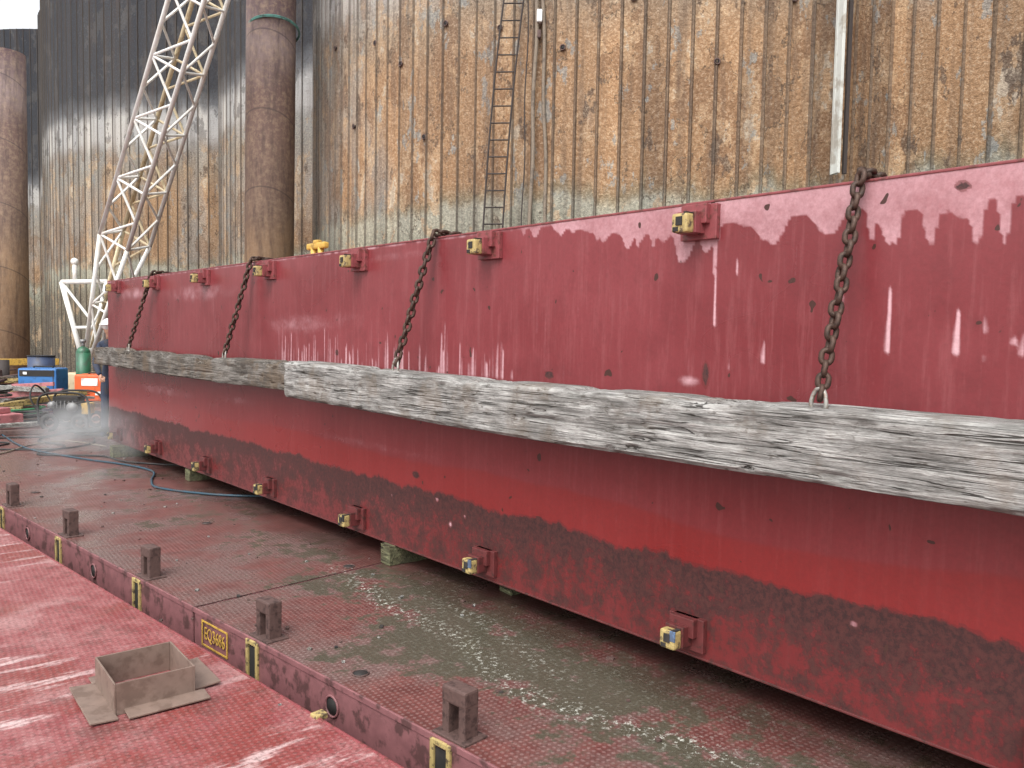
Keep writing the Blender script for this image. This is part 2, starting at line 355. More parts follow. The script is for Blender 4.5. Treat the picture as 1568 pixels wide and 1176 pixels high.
for k in range(-2,7):
    Y=2.342+1.524*k-.03
    for z,pm in ((2.195,PAD),(.262,PADD)):
        b.box((FX-.014,Y-.015,z+.0),(.03,.20,.16),pm)
        b.box((FX-.03,Y-.01,z+.035),(.06,.14,.09),pm)
        b.box((FX-.05,Y,z-.005),(.10,.105,.10),pm)
        b.box((FX-.125,Y,z-.012),(.055,.088,.088),YEL,bev=.012)
        b.box((FX-.154,Y,z-.004),(.008,.035,.04),DARK,bev=.002)
        b.box((FX-.152,Y+.02,z-.04),(.008,.03,.02),DARK,bev=.002)
        b.box((FX-.125,Y-.03,z+.034),(.05,.02,.006),DARK,bev=.001)
        if z<1: b.box((FX-.150,Y-.03,z+.01),(.008,.03,.05),BLUEP if k in(0,1) else DARK,bev=.002)
        b.box((FX-.075,Y,z-.012),(.05,.05,.05),DARK,bev=.006)
b.done("lock_pins",barge)
b=B()
def block(x,y,sx,sy): b.box((x+sx/2,y,.072),(sx,sy,.143),BLOCKM,rz=random.uniform(-.1,.1),bev=.006)
block(3.13,4.90,.5,.13); block(3.38,3.86,.5,.13); block(3.18,9.0,.5,.14); block(3.0,11.2,.6,.18); block(3.6,1.2,.5,.15)
b.done("support_blocks")
b=B(); 
bx,by=4.3,8.16
b.box((bx,by,ZT+.02),(.2,.34,.03),YEL2); 
for s_ in (-.08,.08): b.cyl((bx,by+s_,ZT+.02),(bx,by+s_,ZT+.29),.035,YEL2)
b.beam((bx,by-.2,ZT+.31),(bx,by+.2,ZT+.31),.07,.07,YEL2,.02); b.box((bx,by,ZT+.35),(.07,.1,.05),YEL2,bev=.015)
b.done("yellow_mooring_cleat")

# ------------------------------------------------------------------ timber fenders
def timber(name,y0,y1,x0,x1,z0,z1,mat,seed,rough=1.0,breaks=(),sag=0):
    n=int((y1-y0)/.012); prof=[]; q=14
    for side in range(4):
        for i in range(q):
            t=i/q
            prof.append([(x0+(x1-x0)*t,z0),(x1,z0+(z1-z0)*t),(x1-(x1-x0)*t,z1),(x0,z1-(z1-z0)*t)][side])
    prof=np.array(prof); cx,cz=(x0+x1)/2,(z0+z1)/2; m=len(prof)
    yy=np.linspace(y0,y1,n); ang=np.arange(m)*36/m; YY,AA=np.meshgrid(yy,ang,indexing='ij')
    f=fbm(YY*4.,AA*1.3+seed*3,seed,4); g=fbm(YY*.6,AA*.9,seed+5,3); h=fbm(YY*.45,AA*.8,seed+15,3); gr=fbm(YY*1.5,AA*5,seed+61,2)
    crack=np.exp(-((h-.5)/.010)**2)
    sc=1+rough*(.035*(f-.5)+.035*(g-.5)+.022*(gr-.5))-.07*rough*crack
    px=prof[:,0]-cx; pz=prof[:,1]-cz
    cr=(np.abs(px)/(abs(x1-x0)/2))*(np.abs(pz)/((z1-z0)/2))
    sc=sc*(1-.07*cr**10*(.1+1.6*fbm(YY*5,AA*.2,seed+33,4)))
    X=cx+px*sc; Z=cz+pz*sc+.008*np.sin(YY*1.1+seed)-sag*(y1-YY)/(y1-y0); Y=YY.copy()
    for (yb,wb,db) in breaks:
        kk=np.exp(-((YY-yb)/wb)**4)*(pz>.06); Z=Z-db*kk*(.0+1.8*fbm(YY*22,AA*.5,seed+50,3))
    ej=.05*(fbm(AA[0]*.8,AA[0]*0+seed,seed+9,2)-.5); Y[0]+=ej; Y[-1]+=ej[::-1]
    Vv=np.stack([X,Y,Z],-1).reshape(-1,3).tolist(); Fv=[]
    for i in range(n-1):
        for a in range(m): Fv.append((i*m+a,i*m+(a+1)%m,(i+1)*m+(a+1)%m,(i+1)*m+a))
    nn=len(Fv)
    Fv.append(tuple(range(m))); Fv.append(tuple(reversed(range((n-1)*m,n*m))))
    me=bpy.data.meshes.new(name); me.from_pydata(Vv,[],Fv); me.materials.append(mat)
    me.polygons.foreach_set("use_smooth",[True]*nn+[False]*2)
    bm=bmesh.new(); bm.from_mesh(me); bmesh.ops.recalc_face_normals(bm,faces=bm.faces); bm.to_mesh(me); bm.free()
    try: me.set_sharp_from_angle(angle=R(28))
    except Exception: pass
    o=bpy.data.objects.new(name,me); scene.collection.objects.link(o); return o
timber("timber_fender",-1.2,5.93,2.845,3.155,1.135,1.42,WOOD1,1,1.0,[(3.6,.15,.015),(4.9,.10,.02),(2.0,.2,.012),(2.8,.1,.015)],.030)
timber("timber_fender",5.97,11.6,2.90,3.155,1.18,1.41,WOOD2,2,1.4,[(7.9,.3,.05),(9.0,.2,.05),(10.3,.35,.06),(11.3,.25,.06),(6.3,.15,.03)])

# ------------------------------------------------------------------ chains
def link(b,c,t,nrm,L,Wd,r,mat):
    c=Vector(c); t=Vector(t).normalized(); nrm=Vector(nrm); nrm=(nrm-t*nrm.dot(t)).normalized()
    hw=(Wd-2*r)/2; hl=(L-2*r)/2-hw; pts=[]
    for i in range(9): a=-math.pi/2+math.pi*i/8; pts.append(c+t*(hl+hw*math.cos(a))+nrm*(hw*math.sin(a)))
    for i in range(9): a=math.pi/2+math.pi*i/8; pts.append(c+t*(-hl+hw*math.cos(a))+nrm*(hw*math.sin(a)))
    b.tube(pts,r,mat,closed=True,seg=7)
def chain(Y,Yb,zb,xb=2.94):
    b=B(); top=Vector((FX-.035,Y,ZT+.03)); bot=Vector((xb,Yb,zb)); L=.076; p=.047
    path=[Vector((FX+.35,Y+.02,ZT+.03)),Vector((FX+.02,Y,ZT+.04)),top,bot]
    seg=[(path[i+1]-path[i]).length for i in range(3)]; tot=sum(seg); n=int(tot/p)
    for i in range(n):
        s_=(i+.5)/n*tot; k=0
        while k<2 and s_>seg[k]: s_-=seg[k]; k+=1
        d=(path[k+1]-path[k]).normalized(); c=path[k]+d*s_
        c=c+Vector((random.uniform(-.002,.002),random.uniform(-.006,.006),0))
        a1=Vector((0,1,0)); a2=d.cross(a1); th=R(40)+(math.pi/2 if i%2 else 0)+random.uniform(-.35,.35)
        link(b,c,d,a1*math.cos(th)+a2*math.sin(th),L,.060,.0115,CHAIN)
    sh=[bot+Vector((-.005,-.028,-.05)),bot+Vector((-.005,-.03,-.01)),bot+Vector((0,-.018,.03)),bot+Vector((0,.0,.042)),bot+Vector((0,.018,.03)),bot+Vector((-.005,.03,-.01)),bot+Vector((-.005,.028,-.05))]
    b.tube(spline(sh,4),.009,GALV); b.cyl(bot+Vector((-.005,-.045,-.045)),bot+Vector((-.005,.045,-.045)),.010,GALV)
    return b.done("hanging_chain")
chain(1.53,1.56,1.435); chain(4.38,4.50,1.45); chain(7.22,7.42,1.44,2.97); chain(10.0,10.33,1.44,2.97)

# ------------------------------------------------------------------ deck modules
A=R(-5.285); OX,OY=2.025,2.596
def D(u,v,z=0.0): return Vector((OX+u*math.cos(A)+v*math.sin(A), OY-u*math.sin(A)+v*math.cos(A), z))
def slab(par,name,u0,u1,v0,v1,mat,res=.05,zt=0.0,mask=True):
    us=np.linspace(u0,u1,max(2,int((u1-u0)/res)+1)); vs=np.linspace(v0,v1,max(2,int((v1-v0)/res)+1))
    U,Vv=np.meshgrid(us,vs,indexing='ij')
    Xw=OX+U*math.cos(A)+Vv*math.sin(A); Yw=OY-U*math.sin(A)+Vv*math.cos(A)
    mud=np.zeros_like(U); foam=np.zeros_like(U); wet=np.zeros_like(U)
    if mask:
        d=((Xw-2.85)/.62)**2+((Yw-3.3)/2.3)**2; mud=np.clip(1.0-d*.5,0,1)*.85
        for (cx,cy,rx,ry,s_) in [(2.8,7.2,.8,1.6,.5),(3.1,1.9,.2,.18,1.1),(2.6,5.0,.5,.3,.7),(2.17,3.6,.25,.25,.6),(2.9,9.5,.6,1.5,.4),(2.3,2.3,.3,.5,.45)]:
            d=((Xw-cx)/rx)**2+((Yw-cy)/ry)**2; mud=np.maximum(mud,s_*np.exp(-d))
        xc=2.66+.10*np.sin(Yw*1.7)+.06*np.sin(Yw*4.1)
        foam=np.exp(-((Xw-xc)/.09)**2)*sst(Yw,1.3,2.0)*(1-sst(Yw,4.6,5.6)); foam=np.maximum(foam,.6*np.exp(-((Xw-xc-.25)/.08)**2)*sst(Yw,2.3,3.0)*(1-sst(Yw,3.6,4.6)))
        foam=np.maximum(foam,.18*mud)
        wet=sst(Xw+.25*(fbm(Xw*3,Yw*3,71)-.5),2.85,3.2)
    idx=np.arange(U.size).reshape(U.shape)
    Vt=np.stack([Xw,Yw,np.full_like(U,zt)],-1).reshape(-1,3)
    F=np.stack([idx[:-1,:-1],idx[1:,:-1],idx[1:,1:],idx[:-1,1:]],-1).reshape(-1,4)
    me=bpy.data.meshes.new(name); me.from_pydata(Vt.tolist(),[],F.tolist()); me.materials.append(mat); me.update()
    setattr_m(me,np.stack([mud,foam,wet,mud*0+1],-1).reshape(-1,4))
    o=bpy.data.objects.new(name,me); scene.collection.objects.link(o); o.parent=par
    bb=B(); c=D((u0+u1)/2,(v0+v1)/2,(zt-.004-1.3)/2); bb.box(c,(u1-u0-.001,v1-v0-.001,1.3+zt-.004),SIDE,rz=-A,bev=.004); bb.done(name+"_hull",par)
deck=empty("barge_deck")
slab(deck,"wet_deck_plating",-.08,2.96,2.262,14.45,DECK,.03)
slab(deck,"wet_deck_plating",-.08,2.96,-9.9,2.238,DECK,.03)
slab(deck,"wet_deck_plating",-.08,2.96,14.47,23.5,DECK,.3,mask=False)
slab(deck,"inner_deck_plating",2.98,6.0,-9.9,23.5,DECK,.3,mask=False)
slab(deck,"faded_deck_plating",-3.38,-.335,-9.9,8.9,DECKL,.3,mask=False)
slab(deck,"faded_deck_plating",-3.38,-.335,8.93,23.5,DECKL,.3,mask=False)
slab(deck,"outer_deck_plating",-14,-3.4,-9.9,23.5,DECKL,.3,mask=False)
b=B()
for k in range(-2,8):
    v=1.524*k; Lm=LUG
    for s_ in (-.05,.05): b.box(D(.0,v+s_,.085),(.075,.040,.17),Lm,rz=-A,bev=.005)
    b.box(D(.0,v,.172),(.08,.142,.07),Lm,rz=-A,bev=.010)
    b.box(D(.03,v,.06),(.012,.06,.12),Lm,rz=-A,bev=.002)
    b.box(D(.0,v,.003),(.13,.2,.012),Lm,rz=-A,bev=.003)
    vv=v+.02
    b.box(D(-.081,vv,-.125),(.004,.075,.17),DARK,rz=-A,bev=0)
    for s_ in (-.05,.05): b.box(D(-.087,vv+s_,-.12),(.016,.022,.23),YEL,rz=-A,bev=.004)
    for z in (-.015,-.225): b.box(D(-.0872,vv,z),(.0165,.078,.024),YEL,rz=-A,bev=.004)
    w=v+.80
    if k!=1:
        b.cyl(D(-.084,w,-.12),D(-.0795,w,-.12),.045,DARK,20)
        ring=[D(-.085,w+.05*math.cos(t),-.12+.05*math.sin(t)) for t in np.linspace(0,2*math.pi,20,endpoint=False)]
        b.tube(ring,.006,SIDE,closed=True)
    if k==0: b.box(D(-.32,v+.55,.0),(.06,.05,.026),YEL,rz=-A,bev=.006)
b.box(D(-.079,6,-.01),(.012,16,.03),SIDE,rz=-A,bev=.004); b.box(D(-.335,6,-.012),(.014,30,.03),PAD,rz=-A,bev=.005)
b.box(D(-.085,6,-.30),(.02,30,.02),SIDE,rz=-A,bev=.004)
b.done("deck_lock_lugs",deck)
b=B(); pc=1.98
for z in (-.045,-.185): b.box(D(-.0845,pc,z),(.003,.30,.010),YEL2,rz=-A,bev=0)
for s_ in (-.15,.15): b.box(D(-.0845,pc+s_,-.115),(.0032,.010,.150),YEL2,rz=-A,bev=0)
b.done("number_border",deck)
tx=bpy.data.curves.new("deck_number","FONT"); tx.body="EQ3686"; tx.size=.105; tx.extrude=.001; tx.align_x='CENTER'; tx.align_y='CENTER'
to=bpy.data.objects.new("deck_number",tx); scene.collection.objects.link(to); tx.materials.append(YEL2)
ex=-Vector((math.sin(A),math.cos(A),0)); ez=-Vector((math.cos(A),-math.sin(A),0)); ey=Vector((0,0,1))
mt=Matrix((ex,ey,ez)).transposed().to_4x4(); mt.translation=D(-.0845,pc,-.115); to.matrix_world=mt; to.scale=(.72,1,1); to.parent=deck
b=B()
for (x,y) in [(2.02,3.38),(2.9,5.02),(1.42,3.85),(1.75,9.2),(2.6,6.9)]:
    b.cyl((x,y,-.003),(x,y,.004),.036,DARK,20); ring=[(x+.040*math.cos(t),y+.040*math.sin(t),.004) for t in np.linspace(0,6.283,20,endpoint=False)]; b.tube(ring,.004,LUG,closed=True,seg=6)
b.done("deck_drain_sockets",deck)

# ------------------------------------------------------------------ open square steel coaming on the left deck
b=B(); cx,cy=1.155,3.83; rz=-A-R(8); hw=.165; hd=.18; H=.14; t=.008
rot=Matrix.Rotation(rz,4,'Z')
def lb(x,y,z,sx,sy,sz,tilt=None,bev=.002):
    m=rot if tilt is None else rot@tilt
    p=rot@Vector((x,y,0)); b.box((cx+p.x,cy+p.y,z),(sx,sy,sz),BOXM,bev=bev,mtx=m)
lb(-hw,0,H/2,t,2*hd+t,H); lb(hw,0,H/2,t,2*hd+t,H); lb(0,-hd,H/2,2*hw-t-.001,t,H); lb(0,hd,H/2,2*hw-t-.001,t,H)
lb(-hw-.055,-.02,.012,.11,.44,.008,Matrix.Rotation(R(4),4,'Y')); lb(hw+.07,.03,.014,.13,.34,.008,Matrix.Rotation(R(-5),4,'Y'))
lb(.04,-hd-.045,.016,.34,.09,.008,Matrix.Rotation(R(5),4,'X')); lb(0,hd+.05,.012,.36,.09,.008)
b.done("square_steel_coaming")

# ------------------------------------------------------------------ cellular sheet pile wall
SW=.39
def sheetarc(name,cx,cy,Rr,a0,a1,z0=-2.5,z1=18.6,cap=False,seed=1):
    rg=np.random.RandomState(seed); n=max(2,int(round(Rr*abs(a1-a0)/SW))); V=[];F=[];rn=[];se=[]
    offs=[]
    for i in range(n):
        ww=.008*rg.uniform(-1,1)
        for (d,h,s_) in [(0,.035,1),(.022,.045,1),(.040,.008+ww,0),(SW-.022,ww,1)]: offs.append((i*SW+d,h,i,s_))
    tot=n*SW; offs.append((tot,.035,n,1)); zr=[z0,z1]
    for (d,h,i,s_) in offs:
        a=a0+(a1-a0)*d/tot
        for z in zr: V.append((cx+(Rr+h)*math.cos(a),cy+(Rr+h)*math.sin(a),z))
    r=rg.uniform(0,1,n+1)
    for j in range(len(offs)-1):
        F.append((2*j,2*j+2,2*j+3,2*j+1)); rn.append(r[offs[j][2]]); se.append(1.0 if offs[j][3] else 0.0)
    if cap:
        c=len(V); V.append((cx,cy,z1-.3)); 
        for j in range(len(offs)-1): F.append((2*j+1,2*j+3,c)); rn.append(.5); se.append(1.0)
    me=bpy.data.meshes.new(name); me.from_pydata(V,[],F); me.materials.append(SHEET)
    x=me.attributes.new("rnd",'FLOAT','FACE'); x.data.foreach_set("value",rn); x=me.attributes.new("seam",'FLOAT','FACE'); x.data.foreach_set("value",se); me.update()
    o=bpy.data.objects.new(name,me); scene.collection.objects.link(o); o.parent=wall; return o
wall=empty("sheet_pile_cell_wall")
cells=[(19.8,-8.7),(18.8,14.7),(17.8,38.1),(16.9,61.4)]
for i,(x,y) in enumerate(cells): sheetarc("circular_cell",x,y,9.85,0,2*math.pi,cap=True,seed=10+i)
for i in range(3):
    (x0,y0),(x1,y1)=cells[i],cells[i+1]
    p=Vector((x0-5.8,y0+7.95)); q=Vector((x1-5.8,y1-7.95)); mid=(p+q)/2; h=(q-p).length/2; rr=6.0; off=math.sqrt(rr*rr-h*h)
    dr=(q-p).normalized(); nn=Vector((dr.y,-dr.x)); c=mid+nn*off
    aa=math.atan2(p.y-c.y,p.x-c.x); ab=math.atan2(q.y-c.y,q.x-c.x)
    if aa<0: aa+=2*math.pi
    if ab<0: ab+=2*math.pi
    sheetarc("connecting_arc",c.x,c.y,rr,ab,aa,seed=30+i)
b=B()
for (dg,z) in [(193,7.4),(186,6.9),(181,7.5),(200,7.1),(207,6.6),(214,7.3),(176,6.0),(190,5.4),(222,6.2),(170,7.9),(229,7.2)]:
    a=R(dg); cxx,cyy=cells[1]; p=Vector((cxx+9.86*math.cos(a),cyy+9.86*math.sin(a),z)); d=Vector((math.cos(a),math.sin(a),0))
    b.cyl(p-d*.02,p+d*.03,.035,DARK,12); b.tube([p+d*.03+Vector((.045*math.sin(a)*math.cos(t),-.045*math.cos(a)*math.cos(t),.045*math.sin(t))) for t in np.linspace(0,6.283,14,endpoint=False)],.012,LUG,closed=True,seg=6)
b.done("weep_hole_stubs",wall)
def pile(x,y,r,z1,x2,y2,rope=False):
    b=B(); b.cyl((x,y,-2.5),(x2,y2,z1),r,PIPE,48)
    if rope:
        for k,rr in enumerate((0,.03)): 
            ring=[(x2+(r+.02)*math.cos(t),y2+(r+.02)*math.sin(t),8.35+rr-.14*math.sin(t+.4)) for t in np.linspace(0,6.283,40,endpoint=False)]; b.tube(ring,.018,ROPEG,closed=True,seg=6)
    return b.done("steel_pipe_pile")
pile(8.10,17.75,.54,15,8.20,17.65,True); pile(4.30,26.0,.56,9.0,4.34,26.0); pile(3.75,27.9,.5,9.0,3.75,27.9)
b=B(); px,py=12.18,6.36
b.box((px,py,9.3),(.05,.20,10.1),POST,rz=R(-30)); b.box((px+.04,py+.03,9.3),(.10,.02,10.1),POST,rz=R(-30)); b.box((px+.1,py-.10,9.3),(.06,.05,10.1),LADM,rz=R(-30))  # last box: dark strip standing in for the shadow along the post edge
b.done("pale_steel_guide_post")
rv=Vector((.7514,-.6599,0)); base_=Vector((9.20,11.05,0))
b=B()
def lp(s_,z): 
    t=(z-3.2)/6.5; return base_+rv*(s_-.02+.62*t-.10*math.sin(t*3.1))+Vector((0,0,z))
for s_ in (-.17,.17): b.tube([lp(s_,z) for z in np.linspace(3.2,10.5,40)],.016,LADM)
z=3.3
while z<10.4: b.cyl(lp(-.17,z),lp(.17,z+.01),.013,LADM,8); z+=.29
b.done("hanging_ladder")
b=B()
for s0,s1,r in ((.70,.64,.034),(.78,.94,.032),(.55,.50,.012)):
    b.tube([base_+rv*(s1+(s0-s1)*((z-3)/5)+.015*math.sin(z*3))+Vector((0,0,z)) for z in np.linspace(2.8,11,60)],r,ROPE if r>.015 else LADM,seg=7)
p=base_+rv*.74+Vector((0,0,7.15)); b.box(p,(.10,.14,.22),WHITEP,rz=R(-40),bev=.03); b.box(p-Vector((0,0,.3)),(.07,.09,.14),LUG,rz=R(-40),bev=.02)
b.done("hanging_ropes")

# ------------------------------------------------------------------ crane boom
b=B(); P0=Vector((5.38,21.90,.9)); P1=Vector((6.46,16.95,8.96)); ax=(P1-P0); ax.normalize()
s1=ax.cross(Vector((0,0,1))).normalized(); s2=ax.cross(s1).normalized()
th=R(25); e1=s1*math.cos(th)+s2*math.sin(th); e2=-s1*math.sin(th)+s2*math.cos(th)
def cor(l,i):
    w=.07+.31*min(1,l/3.3); sg=[(1,1),(1,-1),(-1,-1),(-1,1)][i]; return P0+ax*l+e1*w*sg[0]+e2*w*sg[1]
for i in range(4):
    m_=YW if i in(2,) else WHITE
    b.cyl(cor(0,i),cor(3.3,i),.05,m_,10); b.cyl(cor(3.3,i),cor(16,i),.05,m_,10)
ls=[0.6,1.5,2.4,3.3]+[3.3+.70*k for k in range(1,19)]
for n in range(len(ls)-1):
    for i in range(4):
        j=(i+1)%4; m_=YW if i==2 else WHITE
        if n%2==0: b.cyl(cor(ls[n],i),cor(ls[n+1],j),.028,m_,8)
        else: b.cyl(cor(ls[n],j),cor(ls[n+1],i),.028,m_,8)
        if n%2==1: b.cyl(cor(ls[n],i),cor(ls[n],j),.028,m_,8)
L_,R_=Vector((4.89,22.33,2.77)),Vector((5.73,21.59,2.8)); F0=Vector((5.33,22.0,.55))
b.cyl(L_,R_,.055,WHITE,10); b.cyl(L_,F0,.06,WHITE,10); b.cyl(R_,F0,.06,WHITE,10); b.cyl(L_+(F0-L_)*.5,R_+(F0-R_)*.5,.04,WHITE,10); b.cyl(L_,R_+(F0-R_)*.5,.035,WHITE,8)
b.cyl(L_+Vector((.25,-.2,0)),L_+Vector((.25,-.2,.45)),.05,WHITE,10); b.sphere(L_+Vector((.25,-.2,.5)),.09,WHITE)
b.box(F0+Vector((0,.2,-.35)),(.9,.7,.7),YW,rz=.5,bev=.03)
b.done("white_lattice_crane_boom")

# ------------------------------------------------------------------ equipment
def gas(x,y,h,r,mat):
    b=B(); b.cyl((x,y,.0),(x,y,h-.25),r,mat,20); b.sphere((x,y,h-.25),r,mat,(1,1,.9)); b.cyl((x,y,h-.12),(x,y,h-.02),.035,GREY,10); b.cyl((x,y,h-.03),(x,y,h+.04),.06,GREY,12); return b.done("gas_cylinder")
gas(4.78,19.95,1.36,.15,GREENC)
b=B(); x,y=4.2,21.2; b.cyl((x,y,0),(x,y,1.0),.28,DRUM,24); 
for z in (.02,.33,.66,1.0): b.tube([(x+.285*math.cos(t),y+.285*math.sin(t),z) for t in np.linspace(0,6.283,24,endpoint=False)],.012,DARK,closed=True)
b.done("steel_drum")
def machine(name,x,y,w,d,h,mat,rz,extra):
    b=B(); m=Matrix.Rotation(rz,4,'Z')
    def L(px,py,pz,sx,sy,sz,mt,bev=.01): p=m@Vector((px,py,0)); b.box((x+p.x,y+p.y,pz),(sx,sy,sz),mt,rz=rz,bev=bev)
    L(0,0,.12+h/2,w,d,h,mat,.04)
    for s_ in(-1,1): L(s_*w*.38,0,.05,.09,d*1.05,.10,DARK)
    if extra:
        L(0,-d/2-.004,.12+h*.84,w*.9,.012,h*.20,DARK); L(0,-d/2-.006,.12+h*.36,w*.5,.012,h*.12,WHITEP); L(-w*.3,-d/2-.012,.12+h*.84,w*.10,.01,h*.08,WHITEP); L(w*.42,0,.12+h*.5,.02,d*1.02,h*.9,DARK)
    else:
        L(-w*.1,-d/2-.004,.12+h*.72,w*.42,.012,h*.28,WHITEP); L(w*.22,-d/2-.012,.12+h*.3,w*.35,.01,h*.14,WHITEP)
        for i in range(4): L(-w*.25,-d/2-.004,.12+h*(.12+.07*i),w*.3,.010,h*.025,DARK,.001)
    L(0,0,.12+h+.03,w*.5,.04,.03,DARK); L(-w*.25,0,.12+h+.015,.03,.04,.05,DARK); L(w*.25,0,.12+h+.015,.03,.04,.05,DARK)
    return b.done(name)
machine("blue_welding_machine",3.98,19.9,.80,.55,.66,BLUE,R(-38),True)
machine("orange_compressor",4.80,18.8,.80,.5,.56,ORANGE,R(-38),False)
b=B(); x,y=3.32,14.65; rz=R(-35); m=Matrix.Rotation(rz,4,'Z')
def G(px,py,pz): p=m@Vector((px,py,pz)); return Vector((x+p.x,y+p.y,p.z))
for s_ in(-.28,.28):
    b.tube(spline([G(-.38,s_,.12),G(-.36,s_,.55),G(0,s_,.62),G(.34,s_,.55),G(.40,s_,.14)],5),.018,RUB); b.cyl(G(-.38,s_,.14),G(.40,s_,.14),.018,RUB,8)
    for wx in (-.2,.26):
        wv=[G(wx+.11*math.cos(t),s_*1.15,.145+.11*math.sin(t)) for t in np.linspace(0,6.283,20,endpoint=False)]; b.tube(wv,.035,RUB,closed=True)
        b.cyl(G(wx,s_*1.05,.145),G(wx,s_*1.22,.145),.045,RUB,14)
b.cyl(G(-.2,-.32,.145),G(-.2,.32,.145),.015,GREY,8); b.cyl(G(.26,-.32,.145),G(.26,.32,.145),.015,GREY,8)
b.box(G(0,0,.30),(.42,.32,.24),DARK,rz=rz,bev=.03); b.box(G(-.02,0,.50),(.38,.28,.10),DARK,rz=rz,bev=.04); b.cyl(G(.1,-.18,.38),G(.1,-.24,.38),.08,GREY,18)
for q in range(5): b.box(G(-.15+.06*q,-.165,.42),(.012,.02,.12),GREY,rz=rz,bev=.002)
b.box(G(.26,0,.35),(.12,.26,.18),YEL2,rz=rz,bev=.02); b.cyl(G(-.27,-.1,.4),G(-.27,.12,.4),.06,GREY,14)
b.tube(spline([G(-.38,-.28,.3),G(-.50,-.28,.55),G(-.55,0,.72),G(-.50,.28,.55),G(-.38,.28,.3)],5),.014,RUB)
b.done("wheeled_pressure_washer")
def coil(x,y,r,mat,n=4,z0=.03,rad=.018):
    b=B(); pts=[]
    for i in range(n*24): t=i/24*6.283; rr=r*(1+.12*math.sin(i*.37)); pts.append((x+rr*math.cos(t),y+rr*math.sin(t)*1.0,z0+.02*math.sin(i*.2)+i/24*.03))
    b.tube(pts,rad,mat,seg=6); return b.done("hose_coil")
coil(3.15,17.6,.35,HOSEG); coil(2.9,16.4,.4,HOSEK); coil(2.55,17.3,.35,HOSEK,3,.4); coil(3.4,13.6,.3,HOSEK,3)
b=B()
for i in range(40):
    x=rng.uniform(1.9,3.6); y=rng.uniform(17.2,23); z=rng.uniform(.05,.65); L=rng.uniform(.6,2.0); a=rng.uniform(-1,1); d=Vector((math.cos(a),math.sin(a),rng.uniform(-.12,.12)))*L/2; p=Vector((x,y,z))
    b.beam(p-d,p+d,rng.uniform(.05,.16),rng.uniform(.04,.12),[WOOD1,WOOD2,BLOCKM,LUG,YEL,PINK][rng.randint(6)],.008)
b.done("scrap_timber_pile")
b=B(); b.beam((1.2,23.0,.80),(5.0,23.3,.78),.16,.16,YEL2,.01); b.beam((1.2,23.3,.12),(4.4,22.8,.12),.14,.14,YEL,.01)
for x_ in (1.8,3.2,4.6): b.box((x_,23.1,.35),(.12,.4,.70),LUG)
b.done("yellow_steel_beam")
b=B()
b.box((2.45,15.9,.10),(.7,.45,.18),PINK,rz=.3,bev=.02); b.box((2.4,15.95,.24),(.5,.3,.1),PINK,rz=.5,bev=.02); b.beam((1.6,15.0,.06),(3.0,15.3,.06),.2,.06,WOOD1); b.beam((1.7,14.6,.05),(2.9,14.2,.05),.16,.05,LUG)
b.box((2.9,19.0,.2),(.5,.4,.4),GREY,rz=.2,bev=.03); b.box((3.0,21.2,.35),(.7,.5,.7),LUG,rz=.6,bev=.03); b.cyl((3.5,21.5,0),(3.5,21.5,.9),.12,LADM)
b.done("scrap_steel_pile")
def hose(pts,mat,r=.012):
    b=B(); b.tube(spline([(x,y,r+.002) for x,y in pts],14),r,mat,seg=7); b.done("deck_hose")
hose([(2.3,14.4),(2.3,12.6),(2.64,11.25),(2.95,10.4),(3.05,9.75),(2.85,9.15),(2.78,8.7),(3.05,8.1),(3.35,7.75),(3.8,7.4)],HOSEB,.012)
hose([(3.2,14.2),(2.6,13.4),(2.75,12.5),(2.3,11.9),(2.9,11.3),(3.0,10.7),(3.3,10.2),(3.6,9.9)],HOSEK,.012)
hose([(1.6,13.8),(2.2,13.3),(1.9,12.8),(2.6,12.3),(3.1,12.6),(3.3,13.2)],HOSEK,.012)
hose([(1.3,12.0),(1.9,12.2),(2.4,12.9),(2.9,13.1),(3.2,12.2)],ROPE,.010)
hose([(1.2,13.0),(2.1,13.9),(2.8,13.8),(3.3,14.6)],HOSEK,.014)
b=B()
for i in range(110):
    x=rng.uniform(1.5,3.15); y=rng.uniform(2,14); s_=rng.uniform(.005,.022)
    b.box((x,y,s_*.3),(s_*rng.uniform(.6,2),s_,s_*.5),[WOOD1,DARK,LUG,LUG][rng.randint(4)],rz=rng.uniform(0,3),bev=.001)
b.done("deck_debris")

# ------------------------------------------------------------------ worker bending behind the end of the barge section
wk=empty("worker")
J={'pel':(3.62,13.35,.95),'sp':(3.60,13.28,1.18),'ch':(3.55,13.12,1.38),'nk':(3.51,13.02,1.50),'hd':(3.49,12.98,1.56),
 'ls':(3.40,13.20,1.40),'le':(3.28,13.02,1.14),'lw':(3.28,12.80,.98),'rs':(3.70,13.02,1.40),'re':(3.66,12.82,1.14),'rw':(3.45,12.74,.99),
 'lh':(3.53,13.40,.92),'lk':(3.48,13.30,.50),'la':(3.50,13.42,.09),'lt':(3.42,13.26,.04),'rh':(3.71,13.32,.92),'rk':(3.72,13.18,.50),'ra':(3.74,13.32,.09),'rt':(3.68,13.15,.04)}
rad={'pel':.15,'sp':.14,'ch':.16,'nk':.06,'hd':.06,'ls':.07,'le':.05,'lw':.035,'rs':.07,'re':.05,'rw':.035,'lh':.10,'lk':.065,'la':.05,'lt':.04,'rh':.10,'rk':.065,'ra':.05,'rt':.04}
E=[('pel','sp'),('sp','ch'),('ch','nk'),('nk','hd'),('ch','ls'),('ls','le'),('le','lw'),('ch','rs'),('rs','re'),('re','rw'),('pel','lh'),('lh','lk'),('lk','la'),('la','lt'),('pel','rh'),('rh','rk'),('rk','ra'),('ra','rt')]
nm=list(J); me=bpy.data.meshes.new("body"); me.from_pydata([J[n] for n in nm],[(nm.index(a),nm.index(c)) for a,c in E],[]); me.materials.append(CLOTH)
